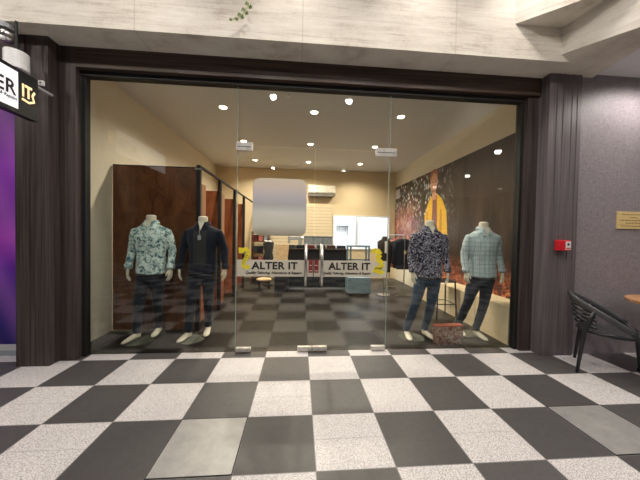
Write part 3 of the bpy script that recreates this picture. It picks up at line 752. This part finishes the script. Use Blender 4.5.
flat('performer_jacket_fold', [(5.62, 1.3), (5.60, 2.0), (5.54, 2.0), (5.5, 1.3)], PR['shade'], .004)
flat('performer_jacket_fold', [(6.22, 1.3), (6.22, 2.0), (6.17, 2.0), (6.12, 1.3)], PR['shade'], .004)
flat('performer_hair', ell(5.91, 2.78, .19, .18), PR['hair'], .003)
flat('performer_face', ell(5.90, 2.63, .155, .23), PR['skin'], .006)
flat('performer_neck', [(5.96, 2.25), (5.97, 2.5), (5.82, 2.5), (5.78, 2.25)], PR['skin'], .005)
for dy in (-.06, .07): flat('performer_eye', ell(5.88+dy, 2.66, .025, .018, 10), PR['dark'], .008)
flat('performer_mouth', ell(5.88, 2.51, .045, .016, 10), PR['hair'], .008)
flat('performer_beard', [(6.00, 2.5), (5.96, 2.42), (5.84, 2.42), (5.80, 2.5), (5.85, 2.47), (5.95, 2.47)], PR['hair'], .007)
flat('white_lettering_panel', [(8.0, 2.58), (8.36, 2.58), (8.36, 2.88), (8.0, 2.86)], PR['white'], .003)
cc = thing('low_cabinet', 'low cream cabinet along the right wall under the banner', 'cabinet', (2.72, 3.2, 0))
MB().box(0, .375, 0, 2.6, .09, .50, .004).build('body', M_CREAM, cc)
MB().box(.004, .375, .004, 2.6, 0, .09).build('plinth', M_CREAM, cc)
for y in (.65, 1.3, 1.95): MB().box(-.003, 0, y-.003, y+.003, .1, .49).build('door_gap', M_GREYP, cc)
# black counter stool
st = thing('bar_stool', 'black metal stool between the two right hand mannequins', 'stool', (2.50, 4.42, 0))
MB().box(-.17, .17, -.17, .17, .62, .65, .008).build('seat', M_BLACKP, st)
for x in (-.15, .15):
    for y in (-.15, .15): MB().tube([(x, y, .62), (x*1.15, y*1.15, 0)], .013, 8).build('leg', M_BLACKMETAL, st)
m = MB()
for s in (-1, 1): m.tube([(-.16, s*.16, .25), (.16, s*.16, .25)], .008, 8); m.tube([(s*.16, -.16, .25), (s*.16, .16, .25)], .008, 8)
m.build('stretcher', M_BLACKMETAL, st)

# box on floor
def collage():
    n = NT('collage_print'); v = n.co('Object', (1, 1, 1))
    a = n.noise(v, 13, 3, .65, 2.6)
    c = n.ramp(a, [(.36, (.03, .02, .02)), (.44, (.36, .11, .07)), (.5, (.12, .08, .07)), (.55, (.62, .52, .42)), (.62, (.20, .16, .14)), (.7, (.6, .3, .2))])
    return n.pbr(c, .5)
bx = thing('printed_bag', 'printed collage carrier bag standing on the floor between the two right mannequins', 'bag', (1.965, 3.30, 0), .05)
MB().rings([[(x*w, y*d, z) for x, y in ((-1, -1), (1, -1), (1, 1), (-1, 1))] for z, w, d in ((0, .165, .06), (.10, .175, .065), (.235, .19, .045))]).build('bag_body', collage(), bx)
MB().box(-.19, .19, -.047, .047, .228, .243).build('red_rim', simple('rust_rim', (.42, .12, .07), .5), bx)

# ------------------------------------------------------------------ interior downlights
M_LAMP = emitter('warm_lamp', (1, .84, .64), 26.)
dl0 = None; names_r = ['front', 'middle', 'back']; names_c = ['left', 'middle', 'right']
for j, y in enumerate((4.45, 6.02, 7.52)):
    for i, x in enumerate((-1.28, .21, 1.70)):
        lb = 'round downlight in the shop ceiling, %s row, %s column' % (names_r[j], names_c[i])
        if dl0 is None:
            dl0 = thing('downlight', lb, 'ceiling light', (x, y, 3.45), 0, 'downlights in the shop ceiling')
            m = MB(); n_ = 24
            m.rings([[(r*math.cos(2*PI*k/n_), r*math.sin(2*PI*k/n_), z) for k in range(n_)] for r, z in ((.085, 0), (.085, -.008), (.062, -.010), (.056, -.002))], cap=False)
            m.build('trim_ring', M_WHITEP, dl0, smooth=False)
            MB().cyl(0, 0, -.006, -.003, .056, 24).build('lamp', M_LAMP, dl0)
        else: dup(dl0, (x, y, 3.45), lb)
        L = bpy.data.lights.new('spot', 'SPOT'); L.energy = 185; L.color = (1, .87, .70); L.spot_size = math.radians(150); L.spot_blend = .8; L.shadow_soft_size = .05
        lo = bpy.data.objects.new('downlight_beam', L); COL.objects.link(lo); lo.location = (x, y, 3.43)
# back room light
L = bpy.data.lights.new('area', 'AREA'); L.energy = 115; L.size = 1.2; L.color = (.86, .94, 1)
lo = bpy.data.objects.new('workroom_light', L); COL.objects.link(lo); lo.location = (1.9, 9.5, 2.65)
# sprinkler heads / sensor
m = tag(MB().cyl(-.2, 3.9, 3.40, 3.45, .03, 14).build('smoke_detector', M_WHITEP), 'small smoke detector on the shop ceiling near the glass', 'smoke detector')

# ------------------------------------------------------------------ mall lights
M_MALL = emitter('mall_lamp', (1, .93, .84), 7.)
ml0 = None; q = 0
def mall(x, y, z, e, lamp_e=True, size=165):
    global ml0
    lb = 'round recessed downlight in the mall ceiling, some added as fill'
    if ml0 is None:
        ml0 = thing('mall_downlight', lb, 'ceiling light', (x, y, z), 0, 'mall ceiling downlights')
        MB().cyl(0, 0, -.012, 0, .09, 20).build('housing', M_WHITEP, ml0); MB().cyl(0, 0, -.016, -.0125, .07, 20).build('lamp', M_MALL, ml0)
    else: dup(ml0, (x, y, z))
    L = bpy.data.lights.new('spot', 'SPOT'); L.energy = e; L.color = (1, .925, .86); L.spot_size = math.radians(size); L.spot_blend = .7; L.shadow_soft_size = .07
    lo = bpy.data.objects.new('mall_beam', L); COL.objects.link(lo); lo.location = (x, y, z-.03)
for x in (-.6, 1.0): mall(x, .6, 4.3, 60)
for x in (-3.3, -1.9, -.5, .9, 2.3): mall(x, 1.15, 4.3, 105)  # row added to light the mannequins, placed out of the glass reflection
for x in (-3.0, -1.55, -.1, 1.2, 2.3): mall(x, 2.25, 4.3, 42)
for x, y in ((-7.5, -1.2), (-5.2, 1.0), (-1.2, -5.4), (1.9, -5.4)): mall(x, y, 4.3, 170)  # outlying lamps added as fill light
for x, y, e in ((4.0, 2.5, 85), (5.24, -1.73, 120), (4.4, .6, 60), (6.2, 1.2, 60), (5.24, -3.77, 120), (7.9, -3.7, 80)): mall(x, y, 3.37, e)

# ------------------------------------------------------------------ left exterior: poster, sign, camera
def purple():
    n = NT('purple_poster_print'); w = n.co('World'); P = n.xyz(w)
    z = n.math('ADD', n.math('DIVIDE', P[2], 2.8), n.math('MULTIPLY', n.noise(n.co('World', (1, 1, .6)), 1.5, 1), .18))
    c = n.ramp(z, [(.08, (.012, .008, .10)), (.28, (.03, .015, .20)), (.42, (.10, .02, .30)), (.56, (.34, .05, .42)), (.66, (.17, .03, .32)), (.85, (.26, .05, .42)), (1., (.10, .02, .2))])
    wv = n.n('ShaderNodeTexWave', wave_type='BANDS'); n.l(n.co('World', (1, 1, .8), rot=(0, .6, 0)), wv.inputs[0]); wv.inputs['Scale'].default_value = .7; wv.inputs['Distortion'].default_value = 1.5
    c = n.mix(n.math('MULTIPLY', wv.outputs[1], .25), c, (.55, .18, .6))
    return n.pbr(c, .35, emit=c, estr=.16)
lp = thing('lightbox_poster', 'purple backlit poster panel at the far left beyond the wood column', 'poster', (-3.9, 3.28, .075))
MB().box(-1.3, 1.04, -.02, .02, 0, 2.75).build('print', purple(), lp)
MB().box(-1.34, 1.05, -.03, .02, 2.75, 2.80).build('top_frame', M_BLACKMETAL, lp)
sg = thing('blade_sign', 'hanging lettered sign box at the top left, white and black face', 'sign', (-2.47, 2.2, 2.41))
M_SIGNW = simple('white_sign_face', (.85, .85, .86), .4, emit=(.9, .92, 1.), estr=.55, var=.01)
MB().box(-.05, .015, -1.0, .48, -.01, .38, .004).build('box', M_BLACKP, sg)
MB().box(.0155, .018, -.98, .30, .03, .345).build('white_face', M_SIGNW, sg)
# the face looks towards +x: text runs along +y
wt = text('lettering', 'ALTER', .165, M_INK, sg, (.0195, -.145, .135), (PI/2, 0, PI/2), .0008, .003, 0, 1.05, width=.43)
wt2 = text('tagline', 'Quality Tailoring, Alterations & Repairs', .04, M_INK, sg, (.0195, -.25, .095), (PI/2, 0, PI/2), .0006, .0006, .3, 1., width=.54)
M_GOLD = simple('gold_lettering', (.9, .75, .45), .4, emit=(1, .72, .35), estr=.9)
text('gold_lettering', 'IT', .15, M_GOLD, sg, (.0165, .335, .165), (PI/2, 0, PI/2), .001, .004, 0, 1.05, width=.085)
MB().tube([(.02, .33, .135), (.02, .39, .125), (.02, .435, .15), (.02, .42, .2), (.02, .44, .24)], .010, 8, flat=.3).build('gold_tape', M_GOLD, sg)
MB().box(-.045, -.02, .48, .668, .325, .345).build('hanger', M_GREYP, sg)
sc = thing('speaker_unit', 'white cylindrical unit hanging above the blade sign', 'speaker', (-2.66, 2.70, 2.88))
MB().cyl(0, 0, 0, .16, .085, 24).build('body', M_WHITEP, sc); MB().cyl(0, 0, .16, .45, .012, 8).build('stem', M_BLACKMETAL, sc)
ca = thing('security_camera', 'grey dome security camera on the beam soffit at the far left', 'camera', (-2.80, 2.76, 3.33))
MB().cyl(0, 0, -.05, 0, .07, 20).build('mount', M_GREYP, ca)
MB().ball((0, 0, -.10), .065, .065, .065, 18).build('dome', M_STEEL, ca, smooth=True)
MB().tube([(.0, -.03, -.14), (.05, -.10, -.18)], .02, 12).build('lens_barrel', M_WHITEP, ca, smooth=True)
sw_ = thing('wall_switch_box', 'tiny white square box on the left wood column beside the sign', 'box', (-2.59, 2.868, 2.855))
MB().box(-.024, .024, -.022, .003, -.024, .024, .003).build('box_body', M_WHITEP, sw_)
MB().box(-.007, .007, -.024, -.022, -.007, .007).build('sensor', M_BLACKP, sw_)

# fire call point and brass plate
al = thing('fire_call_point', 'red fire alarm call point on the right wood column', 'fire alarm', (3.085, 2.885, 1.325))
MB().box(-.085, .065, -.06, .0, -.062, .06, .006).build('housing', M_RED, al)
MB().box(-.005, .06, -.062, -.06, -.05, .045).build('panel', M_PAPERW, al)
m = MB().cyl(0, 0, 0, .002, .014, 14).build('press_spot', M_INK, al); m.rotation_euler = (PI/2, 0, 0); m.location = (.028, -.062, .012)
MB().box(.0, .055, -.0635, -.062, -.042, -.030).build('warning_strip', M_RED, al)
bp_ = thing('brass_plaque', 'engraved brass plaque on the grey wallcovering at the right edge', 'plaque', (4.06, 2.93, 1.64))
MB().box(-.215, .215, -.012, 0, -.105, .105, .003).build('plate', M_BRASS, bp_)
for i, (tx, w_) in enumerate((('ALL VISITORS MUST', .30), ('PLEASE', .1), ('USE MAIN ENTRANCE', .34), ('THANK YOU', .2), ('THE MANAGEMENT', .32))):
    m = MB(); rr = random.Random(i); x = -w_/2
    while x < w_/2:      # the engraving is too small to read: word-like strokes
        l_ = rr.uniform(.02, .05); m.box(x, min(x+l_, w_/2+.01), -.0135, -.0119, .065-i*.035, .074-i*.035); x += l_+.01
    m.build('engraving', M_BRASSINK, bp_)

# vine
vn = thing('hanging_vine', 'thin trailing green vine hanging in front of the concrete beam', 'plant', (-.54, 2.60, 3.34))
pts = [Vector((.05, 0, .95)), Vector((.09, -.01, .7)), Vector((.07, 0, .45)), Vector((.03, .0, .25)), Vector((-.02, .0, .16)), Vector((-.08, 0, .10)), Vector((-.15, 0, .08))]
MB().tube(pts, .004, 6).build('stem', simple('vine_stem', (.55, .55, .12), .6), vn)
lf = MB()
dense = []
for a, b in zip(pts, pts[1:]):
    for k in range(3): dense.append(a.lerp(b, k/3))
for i, p in enumerate(dense):
    s = -1 if i % 2 else 1; L_ = .052 if i < 15 else .036; d = Vector((s*.7, -.35, -.5)).normalized(); w_ = d.cross(Vector((0, 1, .3))).normalized()
    c_ = p+d*.006
    lf.poly([c_, c_+d*L_*.4+w_*L_*.42+Vector((0, -.004, 0)), c_+d*L_, c_+d*L_*.4-w_*L_*.42+Vector((0, -.004, 0))])
lv = lf.build('leaves', simple('vine_leaf', (.10, .15, .03), .5), vn)
sd = lv.modifiers.new('t', 'SOLIDIFY'); sd.thickness = .0015

# metal floor covers
def metal_tile():
    n = NT('floor_cover_metal'); f = n.noise(n.co('World'), 6, 5, .7); g = n.noise(n.co('World'), 150, 2)
    return n.pbr(n.ramp(f, [(.3, (.30, .30, .30)), (.7, (.42, .41, .40))]), n.math('ADD', .30, n.math('MULTIPLY', g, .25)), .4)
MT = metal_tile()
for (kx, lb) in ((-2, 'square grey metal access cover set in the floor, left of centre'), (4, 'square grey metal access cover set in the floor, at the right edge')):
    x0 = .119+kx*.487; y0 = 2.0064-.487
    c_ = thing('floor_cover', lb, 'floor cover', (x0+.2435, y0+.2435, 0))
    MB().box(-.236, .236, -.236, .236, .0002, .0035).build('plate', MT, c_)
    MB().box(-.2425, .2425, -.2425, -.2375, .0002, .004).box(-.2425, .2425, .2375, .2425, .0002, .004).box(-.2425, -.2375, -.2375, .2375, .0002, .004).box(.2375, .2425, -.2375, .2375, .0002, .004).build('rim', M_BLACKMETAL, c_)

# ------------------------------------------------------------------ chair and table outside
M_CHAIR = simple('dark_grey_resin', (.016, .017, .020), .38, var=.05)
M_CHAIR_LIT = simple('lit_resin', (.055, .057, .063), .42, var=.05)  # paler copy of the resin, light on rim and seat put into colour
ch = thing('armchair', 'dark grey slatted plastic armchair beside the wooden table', 'chair', (3.262, 2.50, 0), 0)
# local frame: +X towards the front of the chair
ang = math.atan2(-.72, .69); ch.rotation_euler = (0, 0, ang)
def rim(a, k=1., dz=0.):      # a: 0 at centre back, +-1 at arm front
    th = PI+a*2.05; rx, ry = .285*k, .285*k
    c = math.cos(th); x = rx*c+.015; y = ry*math.sin(th)
    h = .795-.30*(abs(a)**1.35)
    if abs(a) < .5: x -= .05*(1-abs(a)*2)*(1 if k > .9 else .5)
    return Vector((x, y, h+dz))
N = 28
rp = [rim(-1+2*i/N) for i in range(N+1)]
MB().tube(rp, .030, 12, flat=.45, upv=(0, 0, 1)).build('top_rim', M_CHAIR_LIT, ch, smooth=True)
for k in range(5):
    f = (k+1)/6
    pp = []
    for i in range(21):
        a = -.50+1.0*i/20; p = rim(a); base = Vector((-.19*math.cos(a*2.05)*1.0, -.19*math.sin(a*2.05)*-1, .46)); base = Vector((p.x*.80, p.y*.86, .45))
        pp.append(p.lerp(base, f))
    MB().tube(pp, .011, 8, flat=.6).build('back_slat', M_CHAIR, ch, smooth=True)
for s in (-1, 1):
    pf, pb = Vector((.215, s*.20, .44)), Vector((-.20, s*.21, .44))
    fe = Vector((.255, s*.235, 0)); be = Vector((-.245, s*.235, 0))
    rb = rim(-s*.50); rf = rim(-s*.93)
    MB().tube([rb+Vector((0, 0, -.01)), pb.lerp(rb, .5), pb, be], [.016, .021, .021, .014], 10).build('leg', M_CHAIR, ch, smooth=True)
    MB().tube([rf+Vector((0, 0, -.01)), pf, fe], [.018, .021, .014], 10).build('leg', M_CHAIR, ch, smooth=True)
sr = MB().tube([(.23*math.cos(t)*1.03, .225*math.sin(t), .44) for t in [2*PI*i/24 for i in range(24)]], .019, 10, closed=True); sr.build('seat_frame', M_CHAIR, ch, smooth=True)
for i in range(9):
    y = -.18+.045*i; w_ = math.sqrt(max(.01, .22**2-y*y)); MB().box(-w_, w_, y-.015, y+.015, .447, .458).build('seat_slat', M_CHAIR_LIT, ch)
tb = thing('cafe_table', 'round oak topped table on a black pedestal at the right edge', 'table', (3.98, 2.42, 0))
MB().cyl(0, 0, .725, .752, .40, 48).build('table_top', M_TABLE, tb)
MB().cyl(0, 0, .03, .725, .03, 16).build('pedestal', M_BLACKMETAL, tb)
m = MB()
for a in (0, PI/2, PI, 1.5*PI):
    a += 2.9; c_, s_2 = math.cos(a), math.sin(a)
    m.prism([(-.02*s_2, .02*c_, .0), (.02*s_2, -.02*c_, 0), (.36*c_+.02*s_2, .36*s_2-.02*c_, 0), (.36*c_-.02*s_2, .36*s_2+.02*c_, 0)], (0, 0, .03))
m.build('base_cross', M_BLACKMETAL, tb)

# ------------------------------------------------------------------ world
w = bpy.data.worlds.new('world'); scene.world = w; w.use_nodes = True
w.node_tree.nodes['Background'].inputs[0].default_value = (.9, .92, 1, 1); w.node_tree.nodes['Background'].inputs[1].default_value = .12
